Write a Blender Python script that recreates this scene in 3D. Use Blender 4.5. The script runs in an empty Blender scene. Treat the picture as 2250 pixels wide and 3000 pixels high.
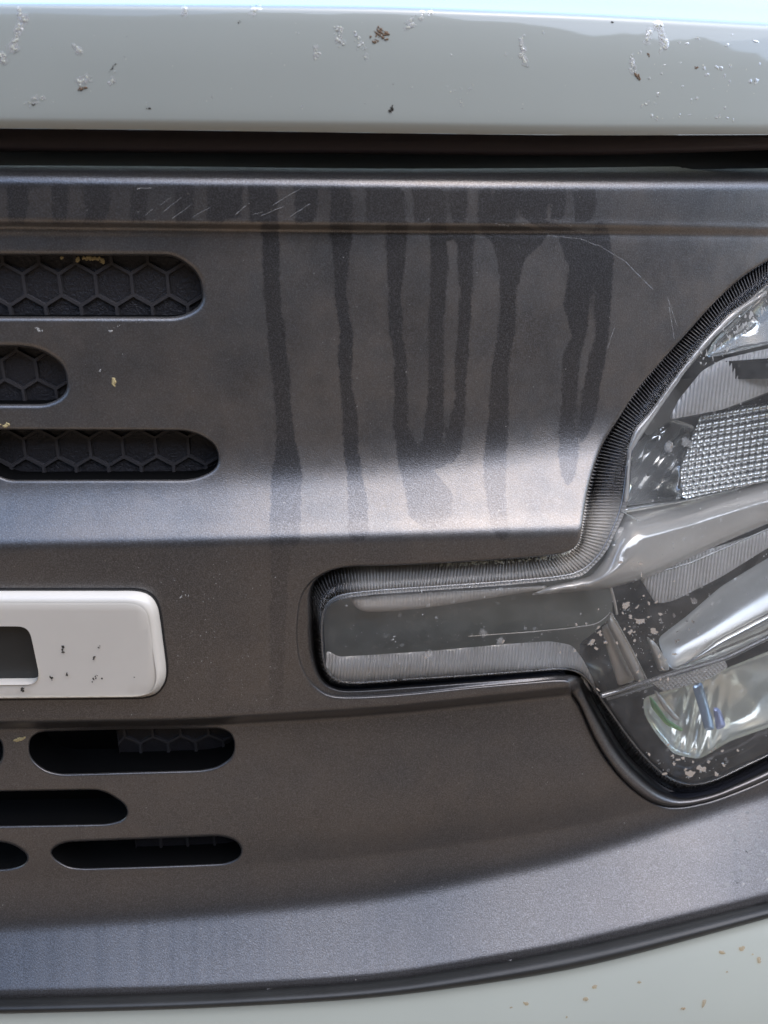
import bpy, math, random
import numpy as np
from mathutils.geometry import delaunay_2d_cdt
from mathutils import Vector
random.seed(7); rng = np.random.default_rng(7)
R = math.radians
scene = bpy.context.scene

# ------------------------------------------------------------------ camera
F = 2340.0; TH = R(20); DIST = 0.42
TARGET = np.array([0.0, 0.015, 0.95])
DIR = np.array([0.0, math.cos(TH), -math.sin(TH)])
CAM = TARGET - DIST * DIR
cd = bpy.data.cameras.new('camera'); cam = bpy.data.objects.new('camera', cd)
scene.collection.objects.link(cam); scene.camera = cam
cam.location = CAM; cam.rotation_euler = (math.pi/2 - TH, 0, 0)
cd.sensor_fit = 'HORIZONTAL'; cd.sensor_width = 36; cd.lens = F/2250*36
cd.clip_start = 0.01; cd.clip_end = 500
cd.dof.use_dof = True; cd.dof.focus_distance = 0.42; cd.dof.aperture_fstop = 13
# ------------------------------------------------------------------ sky, sun, exposure
SUN_EL, SUN_ROT = R(62), R(128)
w = bpy.data.worlds.new('World'); scene.world = w; w.use_nodes = True
wn = w.node_tree.nodes; sky = wn.new('ShaderNodeTexSky'); sky.sky_type = 'NISHITA'
sky.sun_disc = False; sky.sun_elevation = SUN_EL; sky.sun_rotation = SUN_ROT
sky.dust_density = 1.4; sky.ozone_density = 1.5
w.node_tree.links.new(sky.outputs[0], wn['Background'].inputs[0]); wn['Background'].inputs[1].default_value = 0.15
sd = bpy.data.lights.new('sun', 'SUN'); sd.energy = 0.5; sd.angle = R(80); sd.color = (1, .99, .975)
sun = bpy.data.objects.new('sun', sd); scene.collection.objects.link(sun)
sdir = Vector((math.sin(SUN_ROT)*math.cos(SUN_EL), math.cos(SUN_ROT)*math.cos(SUN_EL), math.sin(SUN_EL)))
sun.rotation_euler = sdir.to_track_quat('Z', 'Y').to_euler(); sun.location = (0, -3, 5)
scene.view_settings.view_transform = 'Standard'; scene.view_settings.look = 'None'
scene.view_settings.gamma = 1; scene.view_settings.exposure = 1.68

# ------------------------------------------------------------------ materials
def nt_mat(name):
    m = bpy.data.materials.new(name); m.use_nodes = True
    nt = m.node_tree; return m, nt, nt.nodes['Principled BSDF']
def node(nt, typ, **kw):
    n = nt.nodes.new(typ)
    for k, v in kw.items(): setattr(n, k, v)
    return n
def link(nt, a, b): nt.links.new(a, b)
def setin(n, **kw):
    for k, v in kw.items(): n.inputs[k.replace('_', ' ')].default_value = v
def noise(nt, scale, detail=3, rough=.55, vec=None, dist=0):
    n = node(nt, 'ShaderNodeTexNoise'); n.inputs['Scale'].default_value = scale
    n.inputs['Detail'].default_value = detail; n.inputs['Roughness'].default_value = rough
    n.inputs['Distortion'].default_value = dist
    if vec is None: vec = coords(nt)
    link(nt, vec, n.inputs['Vector']); return n.outputs['Fac']
def coords(nt, scale=None):
    g = node(nt, 'ShaderNodeTexCoord').outputs['Object']
    if scale is None: return g
    mp = node(nt, 'ShaderNodeMapping'); mp.inputs['Scale'].default_value = scale
    link(nt, g, mp.inputs['Vector']); return mp.outputs[0]
def ramp(nt, fac, stops, interp='LINEAR'):
    r = node(nt, 'ShaderNodeValToRGB'); r.color_ramp.interpolation = interp
    e = r.color_ramp.elements
    while len(e) < len(stops): e.new(.5)
    for i, (p, c) in enumerate(stops):
        e[i].position = p; e[i].color = (c, c, c, 1) if isinstance(c, (int, float)) else (*c, 1)
    link(nt, fac, r.inputs[0]); return r.outputs[0]
def math_(nt, op, a, b=None, c=None):
    n = node(nt, 'ShaderNodeMath', operation=op)
    for i, v in enumerate((a, b, c)):
        if v is None: continue
        if isinstance(v, (int, float)): n.inputs[i].default_value = v
        else: link(nt, v, n.inputs[i])
    return n.outputs[0]
def mixc(nt, fac, a, b):
    n = node(nt, 'ShaderNodeMix', data_type='RGBA')
    if isinstance(fac, (int, float)): n.inputs[0].default_value = fac
    else: link(nt, fac, n.inputs[0])
    for i, v in ((6, a), (7, b)):
        if isinstance(v, tuple): n.inputs[i].default_value = (*v, 1)
        else: link(nt, v, n.inputs[i])
    return n.outputs[2]
def bump(nt, h, strength, dist, p, prev=None):
    b = node(nt, 'ShaderNodeBump'); b.inputs['Strength'].default_value = strength
    b.inputs['Distance'].default_value = dist; link(nt, h, b.inputs['Height'])
    if prev: link(nt, prev, b.inputs['Normal'])
    link(nt, b.outputs[0], p.inputs['Normal']); return b.outputs[0]

def plastic_panel():
    m, nt, p = nt_mat('satin_grey_plastic')
    at = node(nt, 'ShaderNodeAttribute', attribute_name='stain').outputs['Fac']      # signed distance to the water runs
    zone = node(nt, 'ShaderNodeAttribute', attribute_name='film').outputs['Fac']
    e = noise(nt, 420, 3, .6); e2 = noise(nt, 70, 2, .5)
    d = math_(nt, 'ADD', at, math_(nt, 'MULTIPLY', math_(nt, 'SUBTRACT', e, .5), 20))
    d = math_(nt, 'ADD', d, math_(nt, 'MULTIPLY', math_(nt, 'SUBTRACT', e2, .5), 16))
    mr = node(nt, 'ShaderNodeMapRange'); link(nt, d, mr.inputs[0])
    mr.inputs[1].default_value = -3; mr.inputs[2].default_value = 3
    film = math_(nt, 'MULTIPLY', mr.outputs[0], zone)
    film = math_(nt, 'MULTIPLY', film, ramp(nt, noise(nt, 38, 5, .7, coords(nt, (1, 1, .8))), [(.32, .45), (.58, 1.)]))
    big = noise(nt, 9, 3, .6)
    tone = ramp(nt, big, [(.3, (.104, .101, .101)), (.7, (.140, .128, .118))])
    dust = mixc(nt, ramp(nt, noise(nt, 22, 5, .65), [(.38, 0.), (.62, 1.)]), (.178, .170, .160), (.236, .206, .176))
    c = mixc(nt, film, tone, dust)
    grain = noise(nt, 1500, 2, .7)
    c = mixc(nt, ramp(nt, grain, [(.42, 0.), (.75, .4)]), c, (.40, .40, .41))
    sp = noise(nt, 520, 1, .5)
    c = mixc(nt, ramp(nt, sp, [(.77, 0.), (.80, .8)]), c, (.30, .28, .25))
    link(nt, c, p.inputs['Base Color'])
    r = math_(nt, 'ADD', .27, math_(nt, 'MULTIPLY', film, .07))
    r = math_(nt, 'ADD', r, math_(nt, 'MULTIPLY', noise(nt, 30, 4), .06))
    link(nt, r, p.inputs['Roughness']); p.inputs['Specular IOR Level'].default_value = .5; p.inputs['Metallic'].default_value = .8
    b = bump(nt, grain, .5, .0002, p)
    return m
def simple(name, col, rough, spec=.5, metal=0, grain=0, gscale=900, coat=0, var=0, bumpd=.0002):
    m, nt, p = nt_mat(name); p.inputs['Base Color'].default_value = (*col, 1)
    p.inputs['Roughness'].default_value = rough; p.inputs['Specular IOR Level'].default_value = spec
    p.inputs['Metallic'].default_value = metal; p.inputs['Coat Weight'].default_value = coat
    p.inputs['Coat Roughness'].default_value = .03
    if var:
        n = noise(nt, 14, 5, .6)
        link(nt, mixc(nt, ramp(nt, n, [(.35, 0.), (.65, 1.)]), tuple(x*(1-var) for x in col), tuple(min(1, x*(1+var)) for x in col)), p.inputs['Base Color'])
    if grain: bump(nt, noise(nt, gscale, 3, .7), grain, bumpd, p)
    return m
def paint(name, col):
    m, nt, p = nt_mat(name)
    n = noise(nt, 5, 4, .6); s = noise(nt, 300, 2, .6); s2 = noise(nt, 130, 2, .5)
    c = mixc(nt, ramp(nt, n, [(.35, 0.), (.65, 1.)]), col, tuple(x*.95 for x in col))
    c = mixc(nt, ramp(nt, s, [(.80, 0.), (.83, .7)]), c, (.55, .55, .5))
    c = mixc(nt, ramp(nt, s2, [(.80, 0.), (.84, .45)]), c, (.62, .6, .52))
    link(nt, c, p.inputs['Base Color']); p.inputs['Roughness'].default_value = .38
    p.inputs['Specular IOR Level'].default_value = .4
    p.inputs['Coat Weight'].default_value = 1; p.inputs['Coat Roughness'].default_value = .05; p.inputs['Coat IOR'].default_value = 1.55
    return m
def clear(name, refl=1.0, tint=(1, 1, 1), rough=.02, haze=0.0, ior=1.5, drops=False):
    m, nt, p = nt_mat(name); nt.nodes.remove(p)
    out = nt.nodes['Material Output']
    tr = node(nt, 'ShaderNodeBsdfTransparent'); tr.inputs[0].default_value = (*tint, 1)
    gl = node(nt, 'ShaderNodeBsdfGlossy'); gl.inputs['Roughness'].default_value = rough
    fr = node(nt, 'ShaderNodeFresnel'); fr.inputs[0].default_value = ior
    mx = node(nt, 'ShaderNodeMixShader'); link(nt, math_(nt, 'MULTIPLY', fr.outputs[0], refl), mx.inputs[0])
    link(nt, tr.outputs[0], mx.inputs[1]); link(nt, gl.outputs[0], mx.inputs[2]); s = mx.outputs[0]
    if haze or drops:
        df = node(nt, 'ShaderNodeBsdfDiffuse'); df.inputs[0].default_value = (.75, .74, .70, 1)
        m2 = node(nt, 'ShaderNodeMixShader')
        fac = math_(nt, 'MULTIPLY', noise(nt, 60, 4, .7), haze*2)
        if drops:
            v = node(nt, 'ShaderNodeTexVoronoi'); v.inputs['Scale'].default_value = 170; link(nt, coords(nt), v.inputs['Vector'])
            dv = ramp(nt, v.outputs['Distance'], [(.0, .0), (.12, .25), (.15, .6), (.18, 0.)])
            gate = ramp(nt, noise(nt, 45, 2), [(.5, 0.), (.62, 1.)])
            fac = math_(nt, 'ADD', fac, math_(nt, 'MULTIPLY', math_(nt, 'MULTIPLY', dv, gate), .55))
            sp = ramp(nt, noise(nt, 650, 1, .5), [(.74, 0.), (.77, .8)])
            fac = math_(nt, 'ADD', fac, math_(nt, 'MULTIPLY', sp, gate))
        fac = math_(nt, 'MINIMUM', fac, .9)
        link(nt, fac, m2.inputs[0]); link(nt, s, m2.inputs[1]); link(nt, df.outputs[0], m2.inputs[2]); s = m2.outputs[0]
    link(nt, s, out.inputs[0]); return m

M = {}
M['panel'] = plastic_panel()
M['paint'] = paint('grey_green_paint', (.42, .44, .39))
M['bumper_paint'] = paint('grey_green_bumper_paint', (.39, .40, .335))
M['black'] = simple('matt_black_plastic', (.022, .023, .03), .55, .4, grain=.3)
M['void'] = simple('engine_bay_black', (.004, .004, .004), .9, .02)
M['seal'] = simple('rubber_seal', (.085, .068, .072), .6, .35, grain=.4, gscale=700)
M['insert'] = simple('insert_plastic', (.044, .040, .040), .5, .5, grain=.35, gscale=900)
M['cell'] = simple('textured_black_plastic', (.017, .015, .016), .5, .55, grain=1, gscale=650, bumpd=.0006)
M['trim'] = simple('dark_trim_plastic', (.022, .022, .020), .45, .5, grain=.5, gscale=800, var=.25)
M['letter'] = simple('white_plastic', (.70, .65, .56), .28, .5, coat=.3, var=.03)
M['lens'] = clear('clear_lens', .9, (1, 1, 1), .015, .07, 1.45, True)
M['skirt'] = clear('ribbed_clear_plastic', 1.3, (.95, .95, .95), .03, .0, 1.5)
M['gloss_black'] = simple('gloss_black_plastic', (.008, .008, .010), .18, .5)
M['smoke'] = simple('smoked_mirror', (.58, .57, .53), .15, .5, .7, grain=.2, gscale=18, bumpd=.004)
M['chrome'] = simple('chrome', (.93, .93, .88), .07, .5, .75, grain=.18, gscale=22, bumpd=.004)
M['satin'] = simple('satin_chrome', (.88, .83, .74), .09, .6, .35)
M['beige'] = simple('beige_plastic', (.78, .72, .63), .25, .5, .15)
M['guide'] = simple('smoked_light_guide', (.23, .235, .19), .3, .5)
M['diff'] = simple('frosted_diffuser', (.82, .79, .74), .2, .6, .1)
M['pillow'] = simple('pillow_reflector', (.93, .93, .88), .07, .5, .85)
M['bowl'] = simple('pale_bowl_reflector', (.84, .84, .72), .12, .5, .45, grain=.15, gscale=25, bumpd=.004)
M['grey'] = simple('grey_reflector', (.78, .79, .75), .2, .5, .4)

# ------------------------------------------------------------------ object helpers
def link_obj(name, me, mat, parent=None):
    o = bpy.data.objects.new(name, me); scene.collection.objects.link(o)
    if mat is not None and not me.materials: me.materials.append(mat)
    if parent is not None: o.parent = parent
    return o
def mesh(name, V, Fc, mat, parent=None, smooth=True, attrs=None):
    me = bpy.data.meshes.new(name); me.from_pydata([tuple(map(float, v)) for v in V], [], [tuple(map(int, f)) for f in Fc]); me.update()
    if smooth: me.polygons.foreach_set('use_smooth', [True]*len(me.polygons))
    for k, a in (attrs or {}).items():
        at = me.attributes.new(k, 'FLOAT', 'POINT'); at.data.foreach_set('value', np.asarray(a, dtype=np.float32))
    return link_obj(name, me, mat, parent)

# ------------------------------------------------------------------ rays and surface fields
ct, st = math.cos(TH), math.sin(TH)
def rays(px, py):
    px = np.asarray(px, float); py = np.asarray(py, float)
    cx = (px-1125)/F; cy = (1500-py)/F
    return cx, ct+cy*st, -st+cy*ct
def bend(x):          # how the nose of the car curves back towards its corner
    u = (x+.2)/.2
    return np.where(u > 0, .0125*u*u + .0022*np.maximum(u, 0)**3, .0)
KX = [0, 560, 1125, 1690, 2250]
def sint(px, vals, s=160):
    g = np.arange(-1400, 3101, 10.0); v = np.interp(g, KX, vals)
    s0 = (vals[1]-vals[0])/(KX[1]-KX[0]); s1 = (vals[4]-vals[3])/(KX[4]-KX[3])
    v = np.where(g < 0, vals[0]+(g)*s0*.5, v); v = np.where(g > KX[4], vals[4]+(g-KX[4])*s1, v)
    k = np.exp(-.5*(np.arange(-30, 31)*10/s)**2); k /= k.sum()
    vp = np.pad(v, 30, mode='reflect', reflect_type='odd'); v = np.convolve(vp, k, 'valid')
    return np.interp(px, g, v)
class Field:
    """A surface given by its tilt (degrees from vertical, + faces up) down each column, integrated from one row."""
    def __init__(s, keys, y_anchor, row_anchor, y0, y1, x0=-1000, x1=2700, sig=4, dx=10, dy=2):
        s.X = np.arange(x0, x1+1, dx, dtype=float); s.Y = np.arange(y0, y1+1, dy, dtype=float); s.dx, s.dy = dx, dy
        nx, ny = len(s.X), len(s.Y); A = np.zeros((ny, nx))
        ks = [(sint(s.X, k[0], 110), sint(s.X, k[1] if isinstance(k[1], (list, tuple)) else [k[1]]*5, 110)) for k in keys]
        for i in range(nx):
            yy = np.array([k[0][i] for k in ks]); aa = np.array([k[1][i] for k in ks])
            o = np.argsort(yy); A[:, i] = np.interp(s.Y, yy[o], aa[o])
        n = int(3*sig/dy)+1; g = np.exp(-.5*(np.arange(-n, n+1)*dy/sig)**2); g /= g.sum()
        A = np.apply_along_axis(lambda c: np.convolve(np.pad(c, n, 'edge'), g, 'valid'), 0, A)
        s.A = A; A = np.radians(A)
        T = np.zeros_like(A); j0 = int(round((row_anchor-y0)/dy)); j0 = min(max(j0, 0), ny-1)
        rx, ry, rz = rays(s.X, s.Y[j0]); t = np.full(nx, .4)
        for _ in range(30):
            ya = y_anchor(rx*t); t = (ya-CAM[1])/ry
        T[j0] = t
        for rng_, stp in ((range(j0+1, ny), -1), (range(j0-1, -1, -1), 1)):
            Py = CAM[1]+T[j0]*rays(s.X, s.Y[j0])[1]; Pz = CAM[2]+T[j0]*rays(s.X, s.Y[j0])[2]
            prev = j0
            for j in rng_:
                a = .5*(A[j]+A[prev]); Ty, Tz = -np.sin(a), -np.cos(a)
                _, dy_, dz_ = rays(s.X, s.Y[j])
                den = dy_*(-Tz)+Ty*dz_
                t = ((Py-CAM[1])*(-Tz)+Ty*(Pz-CAM[2]))/den
                T[j] = t; Py = CAM[1]+t*dy_; Pz = CAM[2]+t*dz_; prev = j
        ry = rays(s.X[None, :], s.Y[:, None])[1]
        s.G = CAM[1]+T*ry
    def y(s, px, py):
        px = np.clip(np.asarray(px, float), s.X[0], s.X[-1]); py = np.clip(np.asarray(py, float), s.Y[0], s.Y[-1])
        fx = (px-s.X[0])/s.dx; fy = (py-s.Y[0])/s.dy
        i = np.minimum(fx.astype(int), len(s.X)-2); j = np.minimum(fy.astype(int), len(s.Y)-2); a = fx-i; b = fy-j
        G = s.G
        return (G[j, i]*(1-a)+G[j, i+1]*a)*(1-b)+(G[j+1, i]*(1-a)+G[j+1, i+1]*a)*b
def place(px, py, Y):
    rx, ry, rz = rays(px, py); t = (Y-CAM[1])/ry
    return np.stack([rx*t+CAM[0], CAM[1]+ry*t, CAM[2]+rz*t], -1)

add = lambda v, k: [x+k for x in v]
top = [483, 486, 493, 490, 481]; hl = [521, 527, 534, 538, 536]
gr = [664, 670, 675, 678, 688]; bs = [1425, 1408, 1372, 1300, 1230]; be = [1585, 1575, 1560, 1543, 1520]
cr = [2120, 2112, 2078, 2016, 1960]; l2 = [2585, 2560, 2515, 2435, 2290]
sb = [2724, 2690, 2635, 2520, 2330]; se = [2914, 2900, 2866, 2768, 2632]; te = [2970, 2956, 2924, 2842, 2690]
PK = [(add(top, -10), 78), (top, 76), (add(hl, -13), 60), (add(hl, -5), 33), (add(hl, 5), 33), (add(hl, 14), 8), (add(hl, 26), 1), (add(gr, -40), 0),
      (add(gr, -22), 8), (add(gr, -14), [-60, -60, -70, -60, -25]), (add(gr, -2), [-78, -75, -78, -65, -25]), (add(gr, 6), [25, 20, 12, 12, 10]), (add(gr, 16), [-20, -10, 8, 6, 4]), (add(gr, 30), 3), (add(gr, 200), 2),
      (add(bs, -220), 2), (add(bs, -110), 4), (add(bs, -30), 16), (add(bs, 50), 33), (add(be, -45), 38), (add(be, -12), 48), (add(be, 10), 22), (add(be, 32), 2),
      (add(be, 90), -2), (add(cr, -30), -2), (add(cr, -14), 6), (add(cr, -3), -45), (add(cr, 12), -50), (add(cr, 22), 6), (add(cr, 60), 5),
      (add(cr, 200), [6, 6, 8, 8, 6]), (add(l2, -60), [-2, -3, -6, -6, 0]), (add(l2, -8), [0, 0, -4, -4, 0]), (l2, [6, 8, 12, 14, 14]), (add(l2, 18), [8, 8, 8, 8, 20]),
      (add(sb, -30), 20), (add(sb, 15), 43), (add(se, -14), 46), (add(se, 2), 10), (add(se, 12), -10), (add(se, 60), -10)]
PF = Field(PK, lambda x: bend(x), 1000, 470, 3030)
HK = [([-80]*5, 76), ([-20, -20, -14, 5, 30], 75), ([12, 16, 22, 42, 70], 76), ([22, 26, 33, 55, 88], [14, 14, 13, 10, 9]), ([60, 62, 70, 95, 130], 7), ([200]*5, 2), ([310, 318, 325, 335, 335], 0),
      ([345, 350, 355, 364, 364], -4), ([353, 358, 363, 372, 372], -26), ([376, 382, 390, 397, 395], -42), ([430]*5, -60)]
HF = Field(HK, lambda x: bend(x)*1.0-.009, 340, -80, 430, sig=2.5)
def ytrim(px, k=0.0): return PF.y(px, sint(px, add(se, 12)))+k

# ------------------------------------------------------------------ outlines (image coordinates of the 2250 x 3000 photograph)
def dens(pts, step, closed=True):
    out = []; n = len(pts)
    for i in range(n if closed else n-1):
        a, b = np.array(pts[i], float), np.array(pts[(i+1) % n], float); L = np.linalg.norm(b-a); k = max(1, int(round(L/step)))
        for j in range(k): out.append(a+(b-a)*j/k)
    if not closed: out.append(np.array(pts[-1], float))
    return np.array(out)
def smoothp(P, it, closed=True):
    P = P.copy()
    for _ in range(it):
        Q = P.copy()
        if closed: Q = .25*np.roll(P, 1, 0)+.5*P+.25*np.roll(P, -1, 0)
        else: Q[1:-1] = .25*P[:-2]+.5*P[1:-1]+.25*P[2:]
        P = Q
    return P
def ccw(P):
    a = np.sum(P[:, 0]*np.roll(P[:, 1], -1)-np.roll(P[:, 0], -1)*P[:, 1]); return P if a > 0 else P[::-1]
def offset(P, d):     # P ccw in image axes; + grows
    t = np.roll(P, -1, 0)-np.roll(P, 1, 0); t /= np.linalg.norm(t, axis=1)[:, None]+1e-9
    return P+d*np.stack([t[:, 1], -t[:, 0]], 1)
def inside(P, q):
    x, y = q[:, 0], q[:, 1]; r = np.zeros(len(q), bool); n = len(P); j = n-1
    for i in range(n):
        xi, yi = P[i]; xj, yj = P[j]
        if yi != yj:
            c = ((yi > y) != (yj > y)) & (x < (xj-xi)*(y-yi)/(yj-yi)+xi); r ^= c
        j = i
    return r
def dist_to(P, q, closed=True):
    A = P; B = np.roll(P, -1, 0)
    if not closed: A, B = A[:-1], B[:-1]
    out = np.full(len(q), 1e9)
    for a, b in zip(A, B):
        ab = b-a; L = ab@ab+1e-9; t = np.clip(((q-a)@ab)/L, 0, 1); d = np.hypot(*(q-(a+t[:, None]*ab)).T); np.minimum(out, d, out)
    return out
def slot(pts, step=9): return ccw(smoothp(dens(pts, step), 3))
SL = {
 's1': slot([(-700, 745), (497, 750), (529, 762), (570, 793), (588, 824), (594, 878), (580, 901), (545, 920), (511, 928), (-700, 926)]),
 's2': slot([(-600, 1012), (60, 1016), (95, 1020), (135, 1034), (176, 1062), (192, 1089), (198, 1134), (192, 1152), (167, 1172), (131, 1184), (-600, 1184)]),
 's3': slot([(-50, 1259), (542, 1262), (585, 1274), (628, 1301), (640, 1328), (640, 1362), (619, 1383), (574, 1401), (540, 1405), (30, 1406), (0, 1396), (-45, 1372), (-66, 1345), (-70, 1300)]),
 's4': slot([(86, 2174), (91, 2158), (118, 2144), (353, 2137), (645, 2134), (676, 2146), (687, 2170), (687, 2199), (676, 2222), (635, 2247), (588, 2256), (180, 2267), (138, 2258), (104, 2235), (86, 2210)]),
 's5': slot([(-600, 2328), (285, 2314), (316, 2323), (362, 2353), (375, 2373), (373, 2393), (353, 2405), (312, 2414), (-600, 2430)]),
 's6': slot([(145, 2497), (166, 2477), (195, 2467), (645, 2449), (690, 2461), (707, 2482), (707, 2505), (695, 2517), (658, 2530), (452, 2538), (240, 2544), (199, 2539), (163, 2518)]),
 's7': slot([(-500, 2470), (10, 2467), (45, 2477), (80, 2502), (84, 2522), (68, 2536), (27, 2546), (-500, 2558)]),
 's8': slot([(-480, 2155), (-20, 2150), (2, 2166), (9, 2190), (7, 2222), (-6, 2242), (-30, 2254), (-480, 2264)]),
}
TRI = [((2600,560),0,(2600,625)),((2400,670),0,(2400,730)),((2250,764),0,(2250,824)),((2179,809),0,(2200,866)),((2097,882),0,(2128,930)),
 ((2008,980),0,(2050,1012)),((1935,1061),0,(1982,1106)),((1870,1139),0,(1920,1194)),((1813,1224),0,(1872,1262)),((1768,1297),0,(1843,1318)),
 ((1746,1350),0,(1836,1365)),((1723,1432),0,(1829,1431)),((1711,1501),0,(1815,1500)),((1704,1550),0,(1790,1560)),((1696,1587),0,(1765,1612)),
 ((1675,1610),0,(1730,1652)),((1637,1623),0,(1690,1680)),((1501,1637),0,(1501,1702)),((1295,1650),0,(1284,1718)),((1121,1658),0,(1121,1729)),
 ((1029,1660),0,(1040,1737)),((969,1672),0,(986,1747)),((920,1698),(925,1700),(960,1765)),((888,1738),(912,1738),(946,1795)),((874,1800),(916,1800),(943,1835)),
 ((872,1876),(918,1876),(944,1882)),((882,1941),(928,1945),(950,1951)),((910,1995),(955,1998),(973,1986)),((958,2033),(996,2016),(1003,1998)),((1024,2041),(1045,2018),(1045,2000)),
 ((1175,2033),(1175,2009),(1175,1991)),((1392,2011),(1392,1994),(1392,1977)),((1555,1997),(1555,1981),(1555,1965)),((1640,1991),(1650,1974),(1650,1958)),
 ((1668,1997),(1690,1978),(1685,1963)),((1674,2030),(1715,1998),(1712,1978)),((1698,2068),(1738,2050),(1752,2034)),((1740,2162),(1785,2130),(1805,2110)),
 ((1786,2238),(1830,2200),(1852,2175)),((1845,2305),(1888,2260),(1908,2238)),((1909,2350),(1948,2306),(1962,2281)),((1972,2364),(2010,2324),(2022,2300)),
 ((2056,2352),(2098,2310),(2098,2284)),((2141,2325),(2183,2272),(2175,2247)),((2250,2280),(2250,2237),(2250,2212)),((2400,2200),(2400,2157),(2400,2132)),((2600,2090),(2600,2047),(2600,2022))]
H_, L_, I_ = [], [], []
for h, l, i in TRI: H_.append(h); L_.append(h if l == 0 else l); I_.append(i)
def reparam(A, step):            # all three polylines sampled together, pitch set on the first of the tuple
    H, L, I = (np.array(a, float) for a in A); mid = .5*(L+I); s = np.r_[0, np.cumsum(np.hypot(*np.diff(mid, axis=0).T))]
    # rounded with a centripetal spline through the knots
    n = int(s[-1]/step); u = np.linspace(0, s[-1], n+1)
    def cs(P):
        m = np.zeros_like(P); m[1:-1] = (P[2:]-P[:-2])/((s[2:]-s[:-2])[:, None]); m[0] = (P[1]-P[0])/(s[1]-s[0]); m[-1] = (P[-1]-P[-2])/(s[-1]-s[-2])
        k = np.clip(np.searchsorted(s, u, 'right')-1, 0, len(s)-2); h = (s[k+1]-s[k]); t = (u-s[k])/h; t = t[:, None]; h = h[:, None]
        return (2*t**3-3*t*t+1)*P[k]+(t**3-2*t*t+t)*h*m[k]+(-2*t**3+3*t*t)*P[k+1]+(t**3-t*t)*h*m[k+1]
    return cs(H), cs(L), cs(I)
HS, LS, IS = reparam((H_, L_, I_), 12)
hole_head = ccw(np.vstack([HS, [[2900, 2000], [2900, 500]]]))
hole_arc = HS

def region(bound, holes, gx, gy, extra=(), keep=None):
    """triangulate a polygon with holes over a grid of interior points"""
    P = [tuple(p) for p in bound]; E = [(i, (i+1) % len(bound)) for i in range(len(bound))]
    for h in holes:
        n0 = len(P); P += [tuple(p) for p in h]; E += [(n0+i, n0+(i+1) % len(h)) for i in range(len(h))]
    X, Yg = np.meshgrid(gx, gy); q = np.stack([X.ravel(), Yg.ravel()], 1)
    k = inside(bound, q)
    for h in holes: k &= ~inside(h, q)
    q = q[k]
    if keep is not None: q = q[keep(q)]
    P += [tuple(p) for p in q]
    for e in extra: P += [tuple(p) for p in e]
    r = delaunay_2d_cdt([Vector(p) for p in P], E, [], 0, 1e-4)
    V = np.array([tuple(v) for v in r[0]]); T = np.array([tuple(f) for f in r[2]])
    c = V[T].mean(1); k = inside(bound, c)
    for h in holes: k &= ~inside(h, c)
    T = T[k]
    a = V[T]; ar = (a[:, 1, 0]-a[:, 0, 0])*(a[:, 2, 1]-a[:, 0, 1])-(a[:, 1, 1]-a[:, 0, 1])*(a[:, 2, 0]-a[:, 0, 0])
    T = np.where((ar > 0)[:, None], T[:, ::-1], T)      # image y points down: clockwise there faces the camera
    return V, T
MM = .001
# ------------------------------------------------------------------ the car
car = bpy.data.objects.new('car', None); scene.collection.objects.link(car)
car.location = (0, 0, 0)
car['label'] = 'grey-green car nose with dark slotted grille, white badge letter and clear headlight'
car['category'] = 'car'

# water runs down the dusty panel: (y, left, right) in image coordinates
z = lambda L: [(600+a*.633, 700+b*.633, 700+c*.633) for a, b, c in L]
RUNS = [z([(-90,90,180),(130,105,185),(400,115,190),(600,135,210),(800,155,238),(1000,170,245),(1130,175,270),(1250,150,295),(1400,140,290),(1550,145,285),(1620,150,230),(1740,148,228),(2200,140,205),(2340,142,200)]),
 z([(-90,430,520),(130,420,530),(250,440,505),(400,440,500),(600,465,530),(700,455,525),(850,465,525),(1000,485,550),(1150,480,555),(1250,500,570),(1400,505,600),(1560,500,600)]),
 z([(-90,670,760),(130,680,780),(400,690,755),(600,695,755),(700,715,780),(900,720,780),(1030,715,785),(1200,740,870),(1330,770,990),(1500,800,980)]),
 z([(-90,890,960),(150,880,960),(300,885,965),(500,880,950),(700,880,945),(850,880,945),(950,870,945),(1100,845,950),(1230,790,1000)]),
 z([(120,985,1100),(200,1010,1085),(400,1025,1080),(700,1005,1060),(900,1000,1050),(1050,960,1040),(1200,945,1015)]),
 z([(-90,1110,1180),(60,1110,1180),(130,1120,1430),(180,1180,1400),(260,1200,1320),(400,1210,1285),(600,1195,1275),(750,1170,1250),(950,1160,1245),(1100,1140,1245),(1250,1130,1230),(1400,1150,1240),(1560,1180,1270)]),
 z([(-90,1300,1380),(60,1310,1380),(150,1480,1659),(300,1530,1640),(450,1500,1630),(600,1540,1610),(700,1500,1580),(850,1500,1570),(1000,1480,1555),(1150,1480,1570),(1300,1490,1560)]),
 z([(80,1640,1700),(250,1640,1735),(450,1640,1720),(600,1650,1710),(800,1600,1680),(1000,1570,1640),(1100,1560,1600)]),
 z([(120,880,1100),(165,900,1090)]), z([(-90,1440,1510),(70,1440,1510)]), z([(-90,1560,1640),(70,1570,1640)]),
 *[[(540, 20+i*118+j, 60+i*118+j+w2), (600, 22+i*118+j, 58+i*118+j+w2), (652, 24+i*118+j, 56+i*118+j+w2*.6)] for i, (j, w2, d2) in enumerate([(0,25,0),(12,10,40),(-10,40,0),(5,16,60),(20,20,0),(-6,30,50),(0,12,0),(18,30,0),(4,18,50),(-12,36,0),(9,20,60),(0,14,0),(12,40,0),(-4,20,0),(6,30,0)])],
 z([(-90,-60,20),(60,-70,10)])]
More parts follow.
